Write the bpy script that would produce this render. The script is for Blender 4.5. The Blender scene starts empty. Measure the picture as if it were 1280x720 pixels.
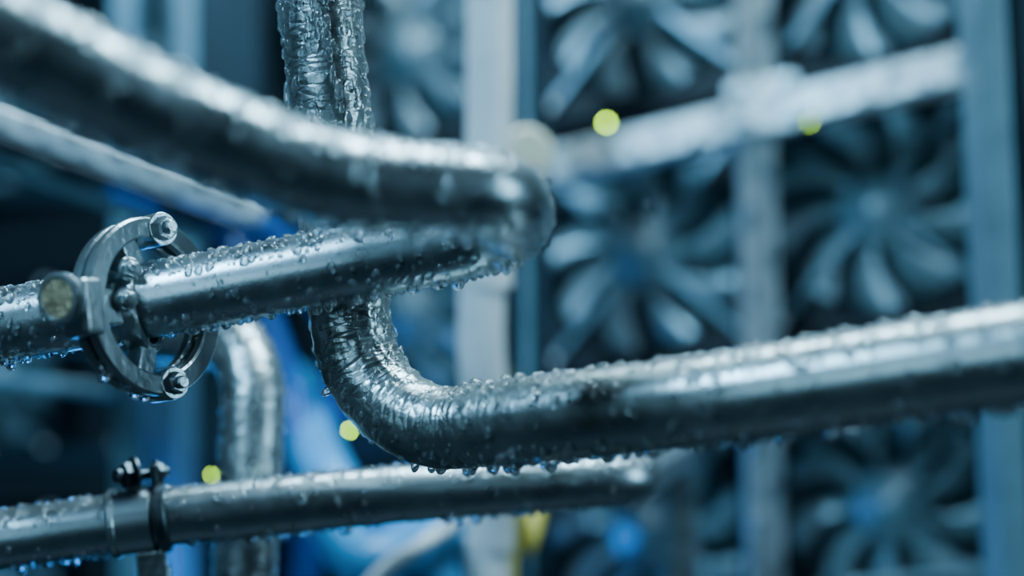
import bpy, math, random
import numpy as np
from mathutils import Vector, Matrix, noise
random.seed(7); rng=np.random.default_rng(7)
H=1.40            # lens height above the floor
F=1778.0
def P(u,v,d):     # image pixel and assumed depth -> metres (x right, y into the room, z up)
    return Vector(((u-640)/F*d, d, H+(360-v)/F*d))
C=bpy.context.scene.collection
# ------------------------------------------------------------ materials
def newmat(name):
    m=bpy.data.materials.new(name); m.use_nodes=True
    nt=m.node_tree; b=nt.nodes['Principled BSDF']; return m,nt,b
def simple(name,col,rough=.5,metal=0.,bump=0.,bscale=60,var=.15,nscale=25,spec=.5):
    m,nt,b=newmat(name)
    N=nt.nodes; L=nt.links
    tc=N.new('ShaderNodeTexCoord'); nz=N.new('ShaderNodeTexNoise'); nz.inputs['Scale'].default_value=nscale; nz.inputs['Detail'].default_value=4
    L.new(tc.outputs['Object'],nz.inputs['Vector'])
    cr=N.new('ShaderNodeValToRGB')
    cr.color_ramp.elements[0].position=.3; cr.color_ramp.elements[1].position=.7
    cr.color_ramp.elements[0].color=(*[c*(1-var) for c in col],1); cr.color_ramp.elements[1].color=(*[min(1,c*(1+var)) for c in col],1)
    L.new(nz.outputs['Fac'],cr.inputs['Fac']); L.new(cr.outputs['Color'],b.inputs['Base Color'])
    b.inputs['Roughness'].default_value=rough; b.inputs['Metallic'].default_value=metal
    b.inputs['Specular IOR Level'].default_value=spec
    if bump>0:
        n2=N.new('ShaderNodeTexNoise'); n2.inputs['Scale'].default_value=bscale
        L.new(tc.outputs['Object'],n2.inputs['Vector'])
        bp=N.new('ShaderNodeBump'); bp.inputs['Strength'].default_value=bump; bp.inputs['Distance'].default_value=.002
        L.new(n2.outputs['Fac'],bp.inputs['Height']); L.new(bp.outputs['Normal'],b.inputs['Normal'])
    return m
def pipe_mat(name,col,rough,wr=0.0,cond=.5,streak=.2,metal=.93,fade=None):
    """brushed steel, UV in metres: u along, v around; fade=(s0,s1): wrap wrinkles die out along the pipe"""
    m,nt,b=newmat(name); N=nt.nodes; L=nt.links
    uv=N.new('ShaderNodeUVMap')
    def mp(sx,sy):
        k=N.new('ShaderNodeMapping'); k.inputs['Scale'].default_value=(sx,sy,1); L.new(uv.outputs['UV'],k.inputs['Vector']); return k
    k1=mp(12,260); n1=N.new('ShaderNodeTexNoise'); n1.inputs['Scale'].default_value=1; n1.inputs['Detail'].default_value=5; L.new(k1.outputs[0],n1.inputs['Vector'])
    k2=mp(60,60); n2=N.new('ShaderNodeTexNoise'); n2.inputs['Scale'].default_value=1; n2.inputs['Detail'].default_value=6; L.new(k2.outputs[0],n2.inputs['Vector'])
    cr=N.new('ShaderNodeValToRGB'); e=cr.color_ramp.elements
    e[0].position=.3; e[1].position=.75; e[0].color=(*[c*.75 for c in col],1); e[1].color=(*col,1)
    L.new(n2.outputs['Fac'],cr.inputs['Fac']); L.new(cr.outputs['Color'],b.inputs['Base Color'])
    b.inputs['Metallic'].default_value=metal
    mr=N.new('ShaderNodeMapRange'); mr.inputs[1].default_value=.3; mr.inputs[2].default_value=.7; mr.inputs[3].default_value=rough*.85; mr.inputs[4].default_value=rough*1.2
    L.new(n2.outputs['Fac'],mr.inputs[0]); L.new(mr.outputs[0],b.inputs['Roughness'])
    # fine condensation beads
    k3=mp(520,520); v=N.new('ShaderNodeTexVoronoi'); v.inputs['Scale'].default_value=1; L.new(k3.outputs[0],v.inputs['Vector'])
    mv=N.new('ShaderNodeMapRange'); mv.inputs[1].default_value=0; mv.inputs[2].default_value=.42; mv.inputs[3].default_value=1; mv.inputs[4].default_value=0
    L.new(v.outputs['Distance'],mv.inputs[0])
    b1=N.new('ShaderNodeBump'); b1.inputs['Strength'].default_value=cond; b1.inputs['Distance'].default_value=.0005
    L.new(mv.outputs[0],b1.inputs['Height'])
    b2=N.new('ShaderNodeBump'); b2.inputs['Strength'].default_value=streak; b2.inputs['Distance'].default_value=.0008
    L.new(n1.outputs['Fac'],b2.inputs['Height']); L.new(b1.outputs['Normal'],b2.inputs['Normal'])
    last=b2
    if wr>0:
        k4=mp(210,75); v4=N.new('ShaderNodeTexVoronoi'); v4.feature='DISTANCE_TO_EDGE'; v4.inputs['Scale'].default_value=1; v4.inputs['Randomness'].default_value=.9
        L.new(k4.outputs[0],v4.inputs['Vector'])
        b4=N.new('ShaderNodeBump'); b4.inputs['Strength'].default_value=wr; b4.inputs['Distance'].default_value=.002
        L.new(v4.outputs['Distance'],b4.inputs['Height']); L.new(b2.outputs['Normal'],b4.inputs['Normal']); last=b4
        if fade:
            sx=N.new('ShaderNodeSeparateXYZ'); L.new(uv.outputs['UV'],sx.inputs[0])
            fm=N.new('ShaderNodeMapRange'); fm.interpolation_type='SMOOTHSTEP'
            fm.inputs[1].default_value=fade[0]; fm.inputs[2].default_value=fade[1]; fm.inputs[3].default_value=wr; fm.inputs[4].default_value=0
            L.new(sx.outputs[0],fm.inputs[0]); L.new(fm.outputs[0],b4.inputs['Strength'])
            for bb,st in ((b1,cond),(b2,streak)):
                f2=N.new('ShaderNodeMapRange'); f2.inputs[1].default_value=fade[0]; f2.inputs[2].default_value=fade[1]; f2.inputs[3].default_value=st; f2.inputs[4].default_value=.14
                L.new(sx.outputs[0],f2.inputs[0]); L.new(f2.outputs[0],bb.inputs['Strength'])
    L.new(last.outputs['Normal'],b.inputs['Normal'])
    return m
M_steel=pipe_mat('wet_steel',(.50,.59,.62),.29,0,.12,.10)
M_steelD=pipe_mat('wet_steel_satin',(.52,.60,.63),.30,0,.12,.14)
M_wrap=pipe_mat('foil_wrap_wet',(.54,.60,.60),.29,.5,.2,.35)
M_clamp=simple('galvanised_steel',(.46,.53,.55),.3,.92,.25,220,.3)
M_dark=simple('dark_steel',(.09,.115,.13),.35,.9,.2,150)
M_rust=simple('brass_rusty_face',(.58,.46,.28),.38,.7,.6,350,.45,160)
M_rack=simple('rack_paint_light',(.72,.88,.93),.3,.2,.9,90,.3,40)
M_rackd=simple('rack_paint_dark',(.010,.026,.04),.5,.1)
M_post=simple('post_paint_blue_grey',(.22,.36,.44),.42,.2)
M_hous=simple('fan_housing_black',(.004,.009,.014),.5,0,0,60,.1,25,.3)
M_blade=simple('fan_blade_grey',(.27,.37,.41),.24,.3)
M_hub=simple('fan_hub',(.20,.29,.33),.33,.3)
M_strut=simple('fan_strut',(.16,.24,.29),.35,.4)
M_white=simple('white_pvc',(.92,.96,.98),.32)
M_cream=simple('cream_plastic',(.85,.83,.66),.4)
M_yel=simple('yellow_cable',(.72,.57,.10),.4)
M_blue=simple('blue_hose',(.01,.10,.36),.3)
M_cyan=simple('light_blue_hose',(.05,.33,.66),.3)
M_wall=simple('wall_paint',(.010,.022,.034),.8,0,.1,30)
M_floor=simple('floor_vinyl',(.02,.03,.04),.5,0,.1,30)
m,nt,b=newmat('water'); b.inputs['Base Color'].default_value=(.92,.98,1,1); b.inputs['Roughness'].default_value=.02; b.inputs['IOR'].default_value=1.33; b.inputs['Transmission Weight'].default_value=.94
b.inputs['Coat Weight'].default_value=.7; b.inputs['Coat Roughness'].default_value=.02
M_water=m
m,nt,b=newmat('led_green'); b.inputs['Base Color'].default_value=(.5,.9,.05,1); b.inputs['Emission Color'].default_value=(.5,1,.03,1); b.inputs['Emission Strength'].default_value=50
M_led=m
# ------------------------------------------------------------ helpers
def link(o,parent=None):
    C.objects.link(o)
    if parent: o.parent=parent
    return o
def empty(name,loc=(0,0,0)):
    e=bpy.data.objects.new(name,None); e.location=loc; e.empty_display_size=.05; C.objects.link(e); return e
def smooth(me):
    me.polygons.foreach_set('use_smooth',[True]*len(me.polygons))
def mesh(name,vs,fs,mat,sm=True,parent=None):
    me=bpy.data.meshes.new(name); me.from_pydata([tuple(v) for v in vs],[],fs); me.update()
    if sm: smooth(me)
    me.materials.append(mat)
    return link(bpy.data.objects.new(name,me),parent)
def fillet(pts,radii,step=.003,n=26):
    out=[pts[0]]
    for i in range(1,len(pts)-1):
        a,p,c=pts[i-1],pts[i],pts[i+1]
        d1=(a-p).normalized(); d2=(c-p).normalized()
        ang=d1.angle(d2); phi=math.pi-ang; R=radii[i-1]
        if phi<.01 or R<=0: out.append(p); continue
        t=R*math.tan(phi/2); t=min(t,.49*(a-p).length,.49*(c-p).length); R=t/math.tan(phi/2)
        s=p+d1*t; e=p+d2*t
        bis=(d1+d2).normalized(); cen=p+bis*(R/math.sin(ang/2))
        v1=(s-cen).normalized(); v2=(e-cen).normalized()
        for k in range(n+1): out.append(cen+v1.slerp(v2,k/n).normalized()*R)
    out.append(pts[-1])
    # resample
    res=[out[0]]; 
    for i in range(1,len(out)):
        d=(out[i]-res[-1]).length
        if d<1e-6: continue
        m=max(1,int(d/step)); a=res[-1].copy()
        if m==1 and d<step*.6 and i<len(out)-1: continue
        for k in range(1,m+1): res.append(a.lerp(out[i],k/m))
    return res
def frames(path):
    T=[]
    for i in range(len(path)):
        a=path[max(0,i-1)]; c=path[min(len(path)-1,i+1)]; T.append((c-a).normalized())
    n=T[0].orthogonal().normalized(); Ns=[n]
    for i in range(1,len(path)):
        n=Ns[-1]-T[i]*Ns[-1].dot(T[i]); Ns.append(n.normalized())
    return T,Ns
def tube(name,path,r,mat,segs=64,parent=None,rf=None,cap=True):
    T,Ns=frames(path); vs=[];uvs=[];s=0;S=[]
    for i,p in enumerate(path):
        if i: s+=(p-path[i-1]).length
        S.append(s); B=T[i].cross(Ns[i])
        for k in range(segs):
            th=2*math.pi*k/segs; d=Ns[i]*math.cos(th)+B*math.sin(th)
            rr=r+(rf(p,s,th,d,T[i]) if rf else 0); vs.append(p+d*rr)
    fs=[]
    for i in range(len(path)-1):
        for k in range(segs):
            k2=(k+1)%segs; fs.append((i*segs+k,i*segs+k2,(i+1)*segs+k2,(i+1)*segs+k))
            uvs+= [(S[i],k/segs*2*math.pi*r),(S[i],(k+1)/segs*2*math.pi*r),(S[i+1],(k+1)/segs*2*math.pi*r),(S[i+1],k/segs*2*math.pi*r)]
    nq=len(fs)
    if cap:
        fs.append(tuple(reversed(range(segs)))); fs.append(tuple((len(path)-1)*segs+k for k in range(segs)))
        uvs+=[(0,0)]*(2*segs)
    o=mesh(name,vs,fs,mat,True,parent)
    for q in (nq,nq+1):
        if cap: o.data.polygons[q].use_smooth=False
    ul=o.data.uv_layers.new(name='UVMap'); ul.data.foreach_set('uv',np.array(uvs,dtype=np.float32).ravel())
    return o,(path,T,Ns,S)
def obox(name,c,ax,sz,mat,bev=.002,parent=None):
    """oriented box; ax 3x3 list of unit vectors"""
    vs=[]
    for sx in(-.5,.5):
        for sy in(-.5,.5):
            for sz_ in(-.5,.5): vs.append(c+ax[0]*sx*sz[0]+ax[1]*sy*sz[1]+ax[2]*sz_*sz[2])
    fs=[(0,1,3,2),(4,6,7,5),(0,4,5,1),(2,3,7,6),(0,2,6,4),(1,5,7,3)]
    o=mesh(name,vs,fs,mat,False,parent)
    if bev:
        mo=o.modifiers.new('b','BEVEL'); mo.width=bev; mo.segments=3
    return o
def lathe(name,c,axis,prof,mat,segs=48,parent=None,sm=True,ph=0,closed=False):
    """prof: list of (radius, height along axis)"""
    ax=axis.normalized(); n=ax.orthogonal().normalized(); b_=ax.cross(n); vs=[]
    for r,h in prof:
        for k in range(segs):
            th=2*math.pi*k/segs+ph; vs.append(c+ax*h+(n*math.cos(th)+b_*math.sin(th))*r)
    fs=[]; m=len(prof); rng_=range(m if closed else m-1)
    for i in rng_:
        j=(i+1)%m
        for k in range(segs):
            k2=(k+1)%segs; fs.append((i*segs+k,i*segs+k2,j*segs+k2,j*segs+k))
    if not closed:
        fs.append(tuple(reversed(range(segs)))); fs.append(tuple((m-1)*segs+k for k in range(segs)))
    o=mesh(name,vs,fs,mat,sm,parent)
    if sm:
        mo=o.modifiers.new('e','EDGE_SPLIT'); mo.split_angle=math.radians(38)
    return o
def ring(name,c,axis,ro,ri,th,mat,parent=None,bev=.0012):
    h=th/2; p=[(ri+bev,-h),(ro-bev,-h),(ro,-h+bev),(ro,h-bev),(ro-bev,h),(ri+bev,h),(ri,h-bev),(ri,-h+bev)]
    return lathe(name,c,axis,p,mat,72,parent,True,0,True)
def bolt(name,c,axis,r,mat,parent,washer=True):
    a=axis.normalized()
    if washer: lathe(name+'_washer',c,a,[(r*1.45,0),(r*1.45,r*.2),(r*1.38,r*.26)],mat,32,parent)
    o=lathe(name+'_hex',c+a*r*.26,a,[(r*1.05,0),(r*1.05,r*.62),(r*.85,r*.8)],mat,6,parent,False)
    lathe(name+'_stud',c+a*r*.9,a,[(r*.6,0),(r*.6,r*.55),(r*.45,r*.72)],mat,24,parent)
# ------------------------------------------------------------ droplets
def ico(sub):
    import bmesh
    bm=bmesh.new(); bmesh.ops.create_icosphere(bm,subdivisions=sub,radius=1)
    v=np.array([x.co[:] for x in bm.verts],dtype=np.float32); f=np.array([[q.index for q in x.verts] for x in bm.faces],dtype=np.int32); bm.free(); return v,f
ICO={2:ico(2),3:ico(3)}
def droplets(name,info,r,s0,s1,count,parent,size=(.0007,.0028),top=1.0,side=.5,bottom=.5,hang=0,rf=None,elong=1.0,overlap=.85,pw=1.6):
    path,T,Ns,S=info; S=np.array(S)
    VV=[];FF=[];off=0; cen=np.zeros((0,3)); rad=np.zeros(0)
    def add(p,n,dn,tt,rw,h,el,ox):
        nonlocal off
        v,f=ICO[3 if rw>.0013 else 2]
        v=v.copy()
        ph=rng.uniform(0,6.28,3); a=np.arctan2(v[:,2],v[:,1])
        lump=1+.10*np.sin(2*a+ph[0])+.07*np.sin(3*a+ph[1])
        x=v[:,0]; y=v[:,1]*lump; z=v[:,2]*lump
        taper=1+ .25*np.clip(-z,-1,1)*(el>1.15)   # fatter at downhill end
        y=y*taper
        nn=np.array(n);dd=np.array(dn);t2=np.array(tt)
        bulge=x*h*(1+ox*np.clip(-z,0,1)) if el>1 else x*h
        w=np.array(p)+np.outer(bulge,nn)*rw+np.outer(y,t2)*rw+np.outer(-z,dd)*rw*el
        VV.append(w.astype(np.float32)); FF.append(f+off); off+=len(v)
    tries=0; placed=0
    while placed<count and tries<count*12:
        tries+=1
        s=rng.uniform(s0,s1); i=int(np.searchsorted(S,s)); i=min(max(i,1),len(path)-1)
        fr=(s-S[i-1])/(S[i]-S[i-1]+1e-9); p0=path[i-1].lerp(path[i],float(fr)); t=T[i]; nv=Ns[i]; bv=t.cross(nv)
        th=rng.uniform(0,2*math.pi); n=nv*math.cos(th)+bv*math.sin(th)
        vert=abs(t.z)>.75
        w=1.0 if vert else (top if n.z>.45 else (bottom if n.z<-.6 else side))
        if rng.random()>w: continue
        u=rng.random(); rw=size[0]+(size[1]-size[0])*u**pw
        if not vert and abs(n.z)<.45: rw*=.8
        rr=r+(rf(p0,s,th,n,t) if rf else 0)
        p=p0+n*(rr-rw*.08)
        if len(cen):
            dd=np.linalg.norm(cen-np.array(p),axis=1)
            if np.any(dd<(rad+rw)*overlap): continue
        cen=np.vstack([cen,np.array(p)]); rad=np.append(rad,rw)
        dn=Vector((0,0,-1)); dn=dn-n*dn.dot(n)
        dn= dn.normalized() if dn.length>.15 else t.copy()
        tt=n.cross(dn)
        steep=1-abs(n.z)
        el=1+steep*rng.uniform(0,.9)*elong
        hgt=rng.uniform(.65,.95) if n.z>-.5 else rng.uniform(.8,1.2)
        add(p,n,dn,tt,rw,hgt,el,.35)
        placed+=1
    for k in range(hang):
        s=rng.uniform(s0,s1); i=min(max(int(np.searchsorted(S,s)),1),len(path)-1)
        p0=path[i]; t=T[i]; n=Vector((0,0,-1)); n=(n-t*n.dot(t))
        if n.length<.5: continue
        n.normalize(); rw=rng.uniform(.0016,.0034)
        n=(n+Vector((0,-1,0))*rng.uniform(-.15,.45)).normalized()
        tt=t; dn=n.cross(tt)
        add(p0+n*(r+rw*.2),n,dn,tt,rw,rng.uniform(1.0,1.9),1.0,0)
    V=np.concatenate(VV); Fa=np.concatenate(FF)
    me=bpy.data.meshes.new(name); me.vertices.add(len(V)); me.vertices.foreach_set('co',V.ravel())
    me.loops.add(Fa.size); me.loops.foreach_set('vertex_index',Fa.ravel()); me.polygons.add(len(Fa))
    me.polygons.foreach_set('loop_start',np.arange(0,Fa.size,3,dtype=np.int32))
    try: me.polygons.foreach_set('loop_total',np.full(len(Fa),3,dtype=np.int32))
    except Exception: pass
    me.update(calc_edges=True); me.polygons.foreach_set('use_smooth',np.ones(len(Fa),dtype=bool)); me.validate()
    me.materials.append(M_water)
    link(bpy.data.objects.new(name,me),parent)
def s_near(info,pt):
    path,T,Ns,S=info; k=min(range(len(path)),key=lambda i:(path[i]-pt).length_squared); return S[k]
# ------------------------------------------------------------ hairpin pipe A/B
rAB=.0203
q=[P(-30,30,.54),P(200,142,.585),P(400,223,.625),P(632,243,.672),P(650,292,.765),P(450,326,.767),P(180,377,.775),P(-40,414,.79)]
up0=q[0]+(q[0]-q[1]).normalized()*.35
e1=q[-1]+(q[-1]-q[-2]).normalized()*.45
pathA=fillet([Vector((up0.x,up0.y,2.78)),up0]+q[:]+[e1,Vector((e1.x,e1.y,.02))],[.09,0,.25,.20,.042,.042,.3,.3,0,.09],.003)
par=empty('coolant_pipe')
o,infA=tube('hairpin_tube',pathA,rAB,M_steel,72,par)
sA0=s_near(infA,q[0])-.03; sAe=s_near(infA,P(622,250,.67)); sB0=s_near(infA,P(595,305,.765)); sB1=s_near(infA,q[-1])+.03
droplets('water_droplets_front_run',infA,rAB,sA0,sAe,600,par,(.0012,.0042),.9,.10,.4,24)
droplets('water_droplets_bend',infA,rAB,sAe,sB0,200,par,(.0010,.0034),.8,.2,.3,8)
droplets('water_droplets_rear_run',infA,rAB,sB0,sB1,1250,par,(.0007,.0032),1,.24,.5,30)
# ------------------------------------------------------------ riser + elbow + run C/D
rC=.0224
cc=[P(393,-60,.80),P(452,548,.80),P(900,498,.695),P(1330,434,.63)]
cend=cc[3]+(cc[3]-cc[2]).normalized()*.3
pathC=fillet([Vector((cc[0].x-.05,cc[0].y,2.78)),cc[0]]+cc[1:]+[cend,Vector((cend.x,cend.y,.02))],[.5,.062,.4,0,.1],.002)
def wr(p,s,th,d,t):
    # wrinkled zone around elbow
    w=1-(p-P(460,460,.79)).length/.072
    if w<=0: return 0
    w=min(1,w*1.6)
    a=noise.noise(Vector((s*190,math.cos(th)*2.2,math.sin(th)*2.2)))
    b2=noise.noise(Vector((s*380,math.cos(th)*5,math.sin(th)*5)))
    inner=.40+.8*max(0,d.z+d.x)*.7
    return w*inner*(.0019*(abs(a)*2-.4)+.0006*b2)
par=empty('insulated_coolant_pipe')
o,infC=tube('wrapped_pipe_run',pathC,rC,M_steelD,110,par,wr)
sE=s_near(infC,P(600,537,.77)); sm_=s_near(infC,P(430,330,.80)); s0=s_near(infC,P(393,-60,.80)); sEnd=s_near(infC,P(1330,434,.63))+.03
sF0=s_near(infC,P(500,525,.79)); sF1=s_near(infC,P(760,517,.74))
o.data.materials[0]=pipe_mat('foil_wrap_fading',(.53,.60,.60),.29,.55,.2,.38,.93,(sF0,sF1))
droplets('water_droplets_riser',infC,rC,s0,sm_,600,par,(.0010,.0033),1,1,1,0,None,2.4,.8)
droplets('water_droplets_elbow',infC,rC,sm_,sE,420,par,(.0006,.0021),.9,.6,.6,12,wr,1.4)
droplets('water_droplets_run',infC,rC,sE,sEnd,850,par,(.0010,.0040),1,.14,.5,46,wr)
# ------------------------------------------------------------ lower pipe E
rE=.0178
ee=[P(-60,682,.85),P(190,648,.865),P(500,617,.89),P(795,597,.93),P(850,562,1.30)]
el0=ee[0]+(ee[0]-ee[1]).normalized()*.35
pathE=fillet([Vector((el0.x,el0.y,.02)),el0]+ee+[Vector((ee[4].x,ee[4].y,.02))],[.08,0,.3,.3,.035,.06],.003)
par=empty('coolant_return_pipe')
o,infE=tube('return_tube',pathE,rE,M_steel,64,par)
droplets('water_droplets',infE,rE,s_near(infE,ee[0]),s_near(infE,ee[3])+.02,1000,par,(.0006,.0030),1,.18,.45,30)
droplets('water_beads_top',infE,rE,s_near(infE,P(540,614,.89)),s_near(infE,ee[3]),70,par,(.0026,.0042),1,0,0,0)
# ------------------------------------------------------------ F
rF=.0208
ff=[P(60,410,1.22),P(320,425,.96),P(313,600,.94),P(302,760,.94)]
pathF=fillet([ff[0]+Vector((-.1,.25,.0)),ff[0],ff[1],ff[2],ff[3],Vector((ff[3].x-.01,ff[3].y,.02))],[.1,.085,.3,0],.003)
par=empty('insulated_drain_pipe')
o,infF=tube('wrapped_drain',pathF,rF,M_wrap,72,par)
droplets('water_droplets',infF,rF,s_near(infF,ff[1])-.09,s_near(infF,ff[3]),700,par,(.0008,.0026),1,.8,.6,0,None,1.5,.8)
# ------------------------------------------------------------ flange clamp on B
par=empty('pipe_flange_clamp')
cn=P(187,384,.775); n=Vector((.86,-.5,.15)).normalized()
up=(Vector((0,0,1))-n*n.z).normalized(); t=up.cross(n).normalized()   # t
if t.x<0: t=-t
ring('flange_ring_front',cn+n*.0035,n,.0490,.0375,.0065,M_clamp,par)
ring('flange_ring_rear',cn-n*.0065,n,.0480,.0365,.0065,M_clamp,par)
ring('gasket',cn-n*.0015,n,.0455,.039,.005,M_dark,par)
pd=(q[5]-q[6]).normalized()
ring('hub_collar',cn-pd*.006,pd,.0250,rAB-.0003,.012,M_clamp,par)
for k,ang in enumerate((math.pi,math.pi*.62,-math.pi*.60,.0)):
    dv=t*math.cos(ang)+up*math.sin(ang)
    obox('spoke_%d'%(k+1),cn+dv*.032-n*.0015,[dv,n,dv.cross(n)],(.022,.011,.013 if k else .02),M_clamp,.002,par)
obox('pivot_block',cn-t*.048,[t,n,up],(.014,.019,.030),M_clamp,.003,par)
hb=cn-t*.054+up*.005
pa_=(-t+Vector((.12,-.06,0))).normalized()
lathe('pivot_neck',hb,pa_,[(.0078,-.004),(.0078,.007)],M_clamp,40,par)
lathe('pivot_head',hb+pa_*.006,pa_,[(.0115,0),(.0136,.0012),(.0136,.0045),(.0124,.006),(.0108,.0062),(.0104,.0052)],M_clamp,56,par)
lathe('pivot_face',hb+pa_*.0111,pa_,[(.0098,0),(.0094,.0006),(.0060,.0008)],M_rust,48,par)
for k,(ang,r_) in enumerate(((math.pi*.44,.0064),(-math.pi*.47,.0060),(.25,.0055))):
    dv=t*math.cos(ang)+up*math.sin(ang); c_=cn+dv*.043
    lathe('lug_%d'%(k+1),c_-n*.009,n,[(.0088,0),(.0092,.001),(.0092,.015),(.0085,.0165)],M_clamp,40,par)
    bolt('bolt_%d'%(k+1),c_+n*.0075,(n+Vector((.0,-.25,0))),r_,M_clamp,par)
for k,(a,b_) in enumerate(((-.023,.0035),(-.0185,.0195))):
    c_=cn+t*a*1.05+up*b_+n*.002
    lathe('hub_lug_%d'%(k+1),c_-n*.004,n,[(.0068,0),(.0068,.009),(.006,.010)],M_clamp,32,par)
    bolt('hub_bolt_%d'%(k+1),c_+n*.006,n+Vector((-.3,-.5,0)),.0042,M_clamp,par)
rp=[cn-n*.001+(t*math.cos(a)+up*math.sin(a))*.0425 for a in np.linspace(-2.6,0.4,120)]
Tn,Nn=frames(rp); Sn=[0]
for i in range(1,len(rp)): Sn.append(Sn[-1]+(rp[i]-rp[i-1]).length)
droplets('water_droplets',(rp,Tn,Nn,Sn),.0062,0,Sn[-1],200,par,(.0006,.0017),1,.8,.9,8)
# ------------------------------------------------------------ clamp on E
par=empty('pipe_clamp')
ce=P(198,647,.865); ed=(ee[1]-ee[0]).normalized()
ring('clamp_band_dark',ce+ed*.003,ed,.0216,.0176,.007,M_dark,par)
ring('coupling_sleeve',ce-ed*.014,ed,.0200,.0176,.024,M_steelD,par)
ring('sleeve_lip',ce-ed*.026,ed,.0210,.0176,.005,M_clamp,par)
uz=(Vector((0,0,1))-ed*ed.z).normalized(); side=ed.cross(uz)
obox('ear_top',ce+uz*.025+ed*.001,[ed,side,uz],(.004,.014,.016),M_dark,.001,par)
obox('ear_top_rear',ce+uz*.025-ed*.009,[ed,side,uz],(.004,.014,.016),M_dark,.001,par)
obox('ear_bottom',ce-uz*.028-ed*.006,[ed,side,uz],(.018,.016,.020),M_clamp,.002,par)
obox('bracket_stem',ce-uz*.06-ed*.006,[ed,side,uz],(.020,.010,.06),M_clamp,.002,par)
bx=(ed*-1+Vector((0,-.55,.1))).normalized()
lathe('clamp_bolt_shank',ce+uz*.027-bx*.012-ed*.005,bx,[(.0032,0),(.0032,.024)],M_dark,24,par)
bolt('clamp_bolt',ce+uz*.0275+bx*.006-ed*.005,bx,.0076,M_dark,par)
bolt('clamp_nut',ce+uz*.0275-bx*.006-ed*.005,-bx,.0055,M_dark,par)
# ------------------------------------------------------------ rack wall with fans
ex=Vector((.93,-.34,.125)).normalized(); ezd=Vector((.02,.16,1)); nf=ex.cross(ezd).normalized(); 
if nf.y>0: nf=-nf
ez=nf.cross(ex).normalized()
if ez.z<0: ez=-ez
# fan meshes (local: x right, y up, z toward the viewer)
RF=.112
def fan_meshes():
    segs=64; vs=[];fs=[]; hs=.126
    def sq(th):
        c,s=math.cos(th),math.sin(th); k=hs/max(abs(c),abs(s)); x,y=c*k,s*k
        return x,y
    prof=[('i',.0,0),('o',0,0),('o',0,-.045),('i',.0,-.045)]
    for kind,_,z in prof:
        for k in range(segs):
            th=2*math.pi*k/segs+math.pi/4
            if kind=='o': x,y=sq(th)
            else: x,y=RF*1.03*math.cos(th),RF*1.03*math.sin(th)
            vs.append((x,y,z))
    for i in range(4):
        j=(i+1)%4
        for k in range(segs):
            k2=(k+1)%segs; fs.append((i*segs+k,i*segs+k2,j*segs+k2,j*segs+k))
    me=bpy.data.meshes.new('fan_housing'); me.from_pydata(vs,[],fs); me.materials.append(M_hous)
    # blades: broad swept petals
    vs=[];fs=[]; nb=9; nr=14; nc=9
    for b_ in range(nb):
        base=2*math.pi*b_/nb; o0=len(vs)
        for i in range(nr):
            f=i/(nr-1); r=.036+(RF-.039)*f
            sweep=.42*f**1.4; chord=.60+.03*f
            for j in range(nc):
                g=j/(nc-1)-.5
                tip=max(0,(f-.75)/.25)
                th=base+sweep+g*chord*(1-.30*tip**2.5)
                z=-.026+g*(.044)+.020*math.cos(g*math.pi)*(.4+.6*f)
                vs.append((r*math.cos(th),r*math.sin(th),z))
        for i in range(nr-1):
            for j in range(nc-1):
                a=o0+i*nc+j; fs.append((a,a+nc,a+nc+1,a+1))
    mb=bpy.data.meshes.new('fan_blades'); mb.from_pydata(vs,[],fs); smooth(mb); mb.materials.append(M_blade)
    return me,mb
ME_h,ME_b=fan_meshes()
zero=Vector((0,0,0)); Z=Vector((0,0,1))
hubo=lathe('hub',zero,Z,[(.040,-.035),(.040,-.008),(.037,-.003),(.014,0),(.013,.002),(.004,.0025)],M_hub,48); ME_hub=hubo.data; bpy.data.objects.remove(hubo)
cap_=lathe('motor_mount',Vector((0,0,-.048)),Z,[(.038,0),(.038,.004),(.035,.005)],M_hous,48); ME_cap=cap_.data; bpy.data.objects.remove(cap_)
def strut_mesh():
    vs=[];fs=[]
    for k in range(4):
        a=math.pi/4+k*math.pi/2; d=Vector((math.cos(a),math.sin(a),0)); s=Vector((-d.y,d.x,0))
        for (r,w) in ((.034,.0030),(.152,.0034)):
            o0=len(vs)
            for sx,sz in((-1,0),(1,0),(1,1),(-1,1)):
                vs.append(d*r+s*w*sx+Z*(.003+.006*sz))
            if r>.1:
                for j in range(4): fs.append((o0-4+j,o0-4+(j+1)%4,o0+(j+1)%4,o0+j))
                fs.append((o0,o0+1,o0+2,o0+3)); fs.append((o0-1,o0-2,o0-3,o0-4))
    me=bpy.data.meshes.new('struts'); me.from_pydata(vs,[],fs); me.materials.append(M_strut); return me
ME_s=strut_mesh()
def scr(name,r,h): 
    o=lathe(name,zero,Z,[(r,0),(r,h*.6),(r*.6,h)],M_white,20); me=o.data; bpy.data.objects.remove(o); return me
ME_sc=scr('corner_screw',.006,.005)
def fan(c,rot):
    e=empty('cooling_fan')
    e.matrix_world=Matrix.Translation(c)@Matrix((ex,ez,nf)).transposed().to_4x4()
    for nm,me in (('housing',ME_h),('hub',ME_hub),('motor_mount',ME_cap)):
        link(bpy.data.objects.new(nm,me),e)
    o=link(bpy.data.objects.new('blades',ME_b),e); o.rotation_euler=(0,0,rot)
    mo=o.modifiers.new('s','SOLIDIFY'); mo.thickness=.0022
    link(bpy.data.objects.new('guard_struts',ME_s),e)
    for k in range(4):
        a=math.pi/4+k*math.pi/2; o=link(bpy.data.objects.new('corner_screw_%d'%(k+1),ME_sc),e); o.location=(.153*math.cos(a),.153*math.sin(a),.008)
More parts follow.
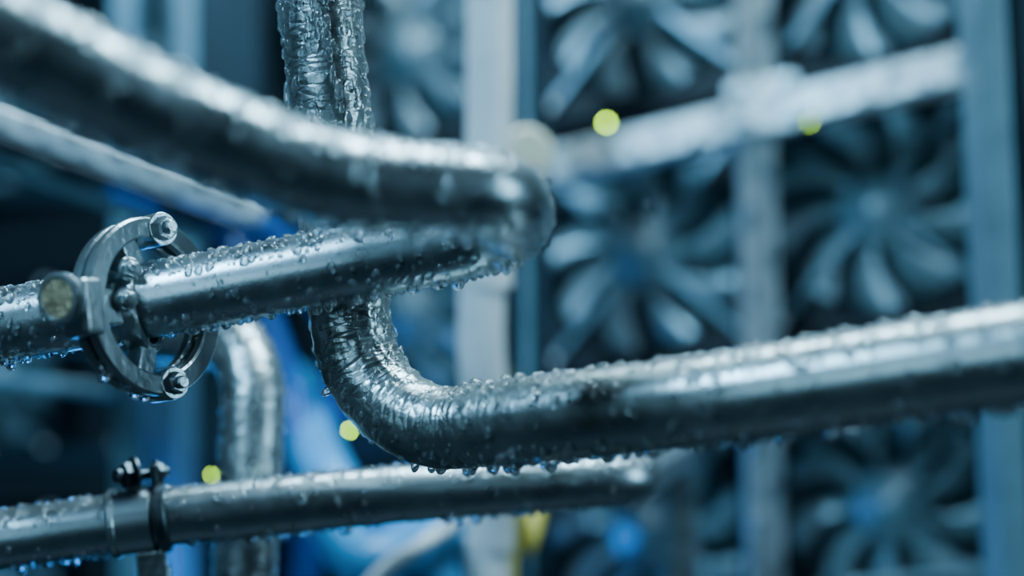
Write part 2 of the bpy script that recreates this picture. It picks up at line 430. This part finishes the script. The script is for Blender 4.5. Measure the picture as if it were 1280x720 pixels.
fl=[(1080,-60,1.43),(800,-5,1.54),(1095,258,1.45),(803,315,1.55),(1113,632,1.45),(808,668,1.55),
    (505,60,1.68),(505,385,1.68),(508,735,1.68),(240,110,1.80),(240,440,1.80),(235,745,1.80),(-10,150,1.92),(-20,470,1.92),(-15,750,1.92),(1385,200,1.35),(1400,570,1.35)]
for i,(u,v,d) in enumerate(fl):
    fan(P(u,v,d),i*.37)
rack=empty('server_rack')
def bar(name,a,b_,w,h,mat,bolts=0,face=nf,bev=.003,par=rack):
    d=(b_-a); L_=d.length; d.normalize(); f=(face-d*face.dot(d)).normalized(); s=d.cross(f)
    obox(name,(a+b_)/2,[d,s,f],(L_,w,h),mat,bev,par)
    for k in range(bolts):  # bolt heads added to give the bars speckled highlights
        c=a+d*(L_*(k+.5)/bolts)+f*h/2+s*w*.22*(1 if k%2 else -1)
        lathe('%s_bolt_%d'%(name,k+1),c,f,[(w*.17,0),(w*.17,.004),(w*.10,.007)],M_clamp,16,par)
def ext(a,b_,k0,k1): 
    d=b_-a; return a+d*k0,a+d*k1
for i,(v1,v2) in enumerate(((208,84),(528,455),(-150,-290),(868,835))):
    a,b_=P(700,v1,1.50),P(1210,v2,1.33)
    a,b_=ext(a,b_,-.02,1.5); bar('rail_%d'%(i+1),a,b_,.036,.03,M_rack,22)
for i,(v1,v2) in enumerate(((215,235),(545,565),(-110,-80))):
    a,b_=P(-200,v2+20,1.9),P(640,v1,1.62); bar('rail_left_%d'%(i+1),a,b_,.024,.02,M_rackd,0)
def post(name,u1,v1,u2,v2,d,w,h,mat,bolts=0,dk=0):
    a,b_=P(u1,v1,d),P(u2,v2,d+dk); dv=b_-a; bot=a+dv*((0-a.z)/dv.z); top=a+dv*((2.3-a.z)/dv.z)
    bar(name,top,bot,w,h,mat,bolts,Vector((0,-1,0)))
post('mullion',941,0,957,720,1.42,.034,.03,M_rack,60)
post('post_right',1226,0,1260,720,1.22,.026,.05,M_post,0)
post('post_right_return',1268,0,1302,720,1.24,.030,.09,M_rackd,0)
post('post_mid',662,0,668,720,1.38,.036,.05,M_rackd,0)
post('post_mid_face',655,0,660,720,1.36,.008,.02,M_post,0)
post('post_left',226,0,232,720,1.62,.045,.04,M_post,0)
post('post_left_dark',290,0,290,720,1.48,.065,.05,M_rackd,0)
post('post_far_left',162,0,168,720,1.55,.032,.04,M_post,0)
gc=P(955,132,1.40)
obox('gusset_plate',gc,[ex,ez,nf],(.070,.058,.012),M_rack,.004,rack)
for k,(a,b_) in enumerate(((-.025,.016),(.025,.016),(-.025,-.016),(.025,-.016))):
    bolt('gusset_bolt_%d'%(k+1),gc+ex*a+ez*b_+nf*.006,nf,.008,M_clamp,rack)
bar('rail_bottom_front',P(1060,730,1.3),P(1300,706,1.3),.007,.01,M_post,0)
# left light struts
bar('cable_tray_edge',P(-150,92,1.15),P(330,268,1.25),.022,.012,M_rack,18)
bar('cable_tray_edge_lower',P(-150,150,1.2),P(260,300,1.3),.012,.012,M_post,0)
bar('cable_tray_floor',P(-150,120,1.22),P(300,285,1.32),.010,.10,M_rackd,0)
bar('lower_strut',P(-150,455,1.35),P(140,490,1.4),.012,.02,M_post,0)
# ------------------------------------------------------------ hoses and cables
def hose(name,pts,r,mat,tubname='hose_body',ribs=0):
    par=empty(name); path=[]
    pp=[pts[0]]+pts+[pts[-1]]
    for i in range(1,len(pp)-2):
        for k in range(14):
            t_=k/14; a,b_,c,d=pp[i-1],pp[i],pp[i+1],pp[i+2]
            path.append(.5*((2*b_)+(-a+c)*t_+(2*a-5*b_+4*c-d)*t_*t_+(-a+3*b_-3*c+d)*t_**3))
    path.append(pts[-1]); tube(tubname,path,r,mat,24,par); return par,path
par,pa=hose('drain_hose',[Vector((.0,1.15,2.78)),P(612,-200,1.12),P(612,0,1.12),P(611,180,1.12),P(604,330,1.12),P(602,450,1.12),P(616,560,1.14),P(614,680,1.15),P(606,850,1.15),Vector((-.03,1.15,.02))],.0185,M_white)
ring('hose_cuff',P(606,345,1.12),Vector((0,0,1)),.0215,.0175,.02,M_white,par)
par=empty('valve_knob'); kc=P(655,195,1.18)
lathe('knob_body',kc,Vector((.3,-1,.1)),[(.015,-.03),(.022,-.01),(.023,.0),(.023,.010),(.019,.016)],M_cream,40,par)
lathe('knob_stem',kc,Vector((.3,-1,.1)),[(.008,-.13),(.008,-.02)],M_clamp,20,par)
hose('yellow_cable',[P(650,470,1.42),P(670,560,1.34),P(672,620,1.26),P(658,680,1.2),P(632,760,1.18),Vector((-.0,1.2,.02))],.0085,M_yel,'cable')
blues=[([P(150,250,1.5),P(230,270,1.35),P(290,275,1.3),P(345,300,1.35),P(420,420,1.4),P(400,560,1.4),P(370,800,1.4)],.016,M_blue),
([P(180,290,1.5),P(240,262,1.4),P(300,330,1.35),P(360,480,1.35),P(390,620,1.3),P(480,760,1.3)],.014,M_blue),
([P(360,480,1.5),P(400,580,1.3),P(440,640,1.25),P(520,680,1.25),P(560,800,1.25)],.026,M_cyan),
([P(380,560,1.4),P(440,690,1.2),P(500,690,1.2),P(590,640,1.3),P(640,560,1.5)],.022,M_cyan),
([P(520,800,1.35),P(545,640,1.35),P(530,560,1.4),P(440,500,1.5)],.014,M_blue)]
for pts,r,mt in blues: hose('blue_hose',pts,r,mt)
hose('white_cable',[P(440,760,1.10),P(480,712,1.09),P(540,672,1.10),P(575,640,1.20),P(580,560,1.36)],.006,M_white,'cable')
# ------------------------------------------------------------ LEDs
for (u,v,d,r) in ((758,153,1.38,.0020),(1012,153,1.36,.0008),(437,538,1.18,.0013),(264,594,1.15,.0008)):
    e=empty('indicator_led'); c=P(u,v,d)
    lathe('lens',c,Vector((0,-1,0)),[(r,-.004),(r,.0),(r*.75,r*.5),(r*.3,r*.8)],M_led,20,e)
    lathe('bezel',c,Vector((0,-1,0)),[(r*1.4,-.012),(r*1.4,-.002)],M_dark,20,e)
# ------------------------------------------------------------ room
def plane(name,c,sx,sy,sz,mat):
    obox(name,Vector(c),[Vector((1,0,0)),Vector((0,1,0)),Vector((0,0,1))],(sx,sy,sz),mat,0)
plane('floor',(0,.75,-.05),4.4,5.0,.1,M_floor); plane('ceiling',(0,.75,2.85),4.4,5.0,.1,M_wall)
plane('wall_back',(0,3.2,1.4),4.4,.1,2.8,M_wall); plane('wall_front',(0,-1.7,1.4),4.4,.1,2.8,M_wall)
plane('wall_left',(-2.15,.75,1.4),.1,4.8,2.8,M_wall); plane('wall_right',(2.15,.75,1.4),.1,4.8,2.8,M_wall)
# ------------------------------------------------------------ lights
def area(name,loc,tgt,sx,sy,pw,col):
    l=bpy.data.lights.new(name,'AREA'); l.shape='RECTANGLE'; l.size=sx; l.size_y=sy; l.energy=pw; l.color=col
    o=bpy.data.objects.new(name,l); o.location=loc; o.rotation_euler=(Vector(tgt)-Vector(loc)).to_track_quat('-Z','Y').to_euler(); C.objects.link(o)
area('ceiling_light',(.25,1.20,2.6),(0,.75,1.4),1.3,.30,48,(.54,.84,1))
area('fan_fill_left',(-.9,.1,2.5),(.6,1.5,1.4),.3,.45,30,(.32,.69,1))  # added lamp, high left, brightens fans and rack; no fixture modelled
area('fill_right',(1.6,.5,1.7),(.4,1.3,1.4),.2,.8,10,(.40,.76,1))  # added side fill for rack and white hose, not a fixture
area('fill_front',(-.9,-.9,1.7),(0,.8,1.4),.6,.7,4,(.36,.72,.95))  # weak fill added behind the camera to lift the pipe bodies
area('blue_fill',(-.35,1.62,1.05),(-.1,1.1,1.2),.25,.25,3.5,(.02,.3,1))  # unseen blue lamp added to tint the left hoses and tray
w=bpy.data.worlds.new('World'); bpy.context.scene.world=w; w.use_nodes=True
w.node_tree.nodes['Background'].inputs[0].default_value=(.02,.06,.14,1); w.node_tree.nodes['Background'].inputs[1].default_value=.5
# ------------------------------------------------------------ camera
cam=bpy.data.cameras.new('Camera'); cam.lens=50; cam.sensor_width=36; cam.clip_start=.01
cam.dof.use_dof=True; cam.dof.focus_distance=.785; cam.dof.aperture_fstop=1.55
co=bpy.data.objects.new('Camera',cam); co.location=(0,0,H); co.rotation_euler=(math.pi/2,0,0); C.objects.link(co); bpy.context.scene.camera=co
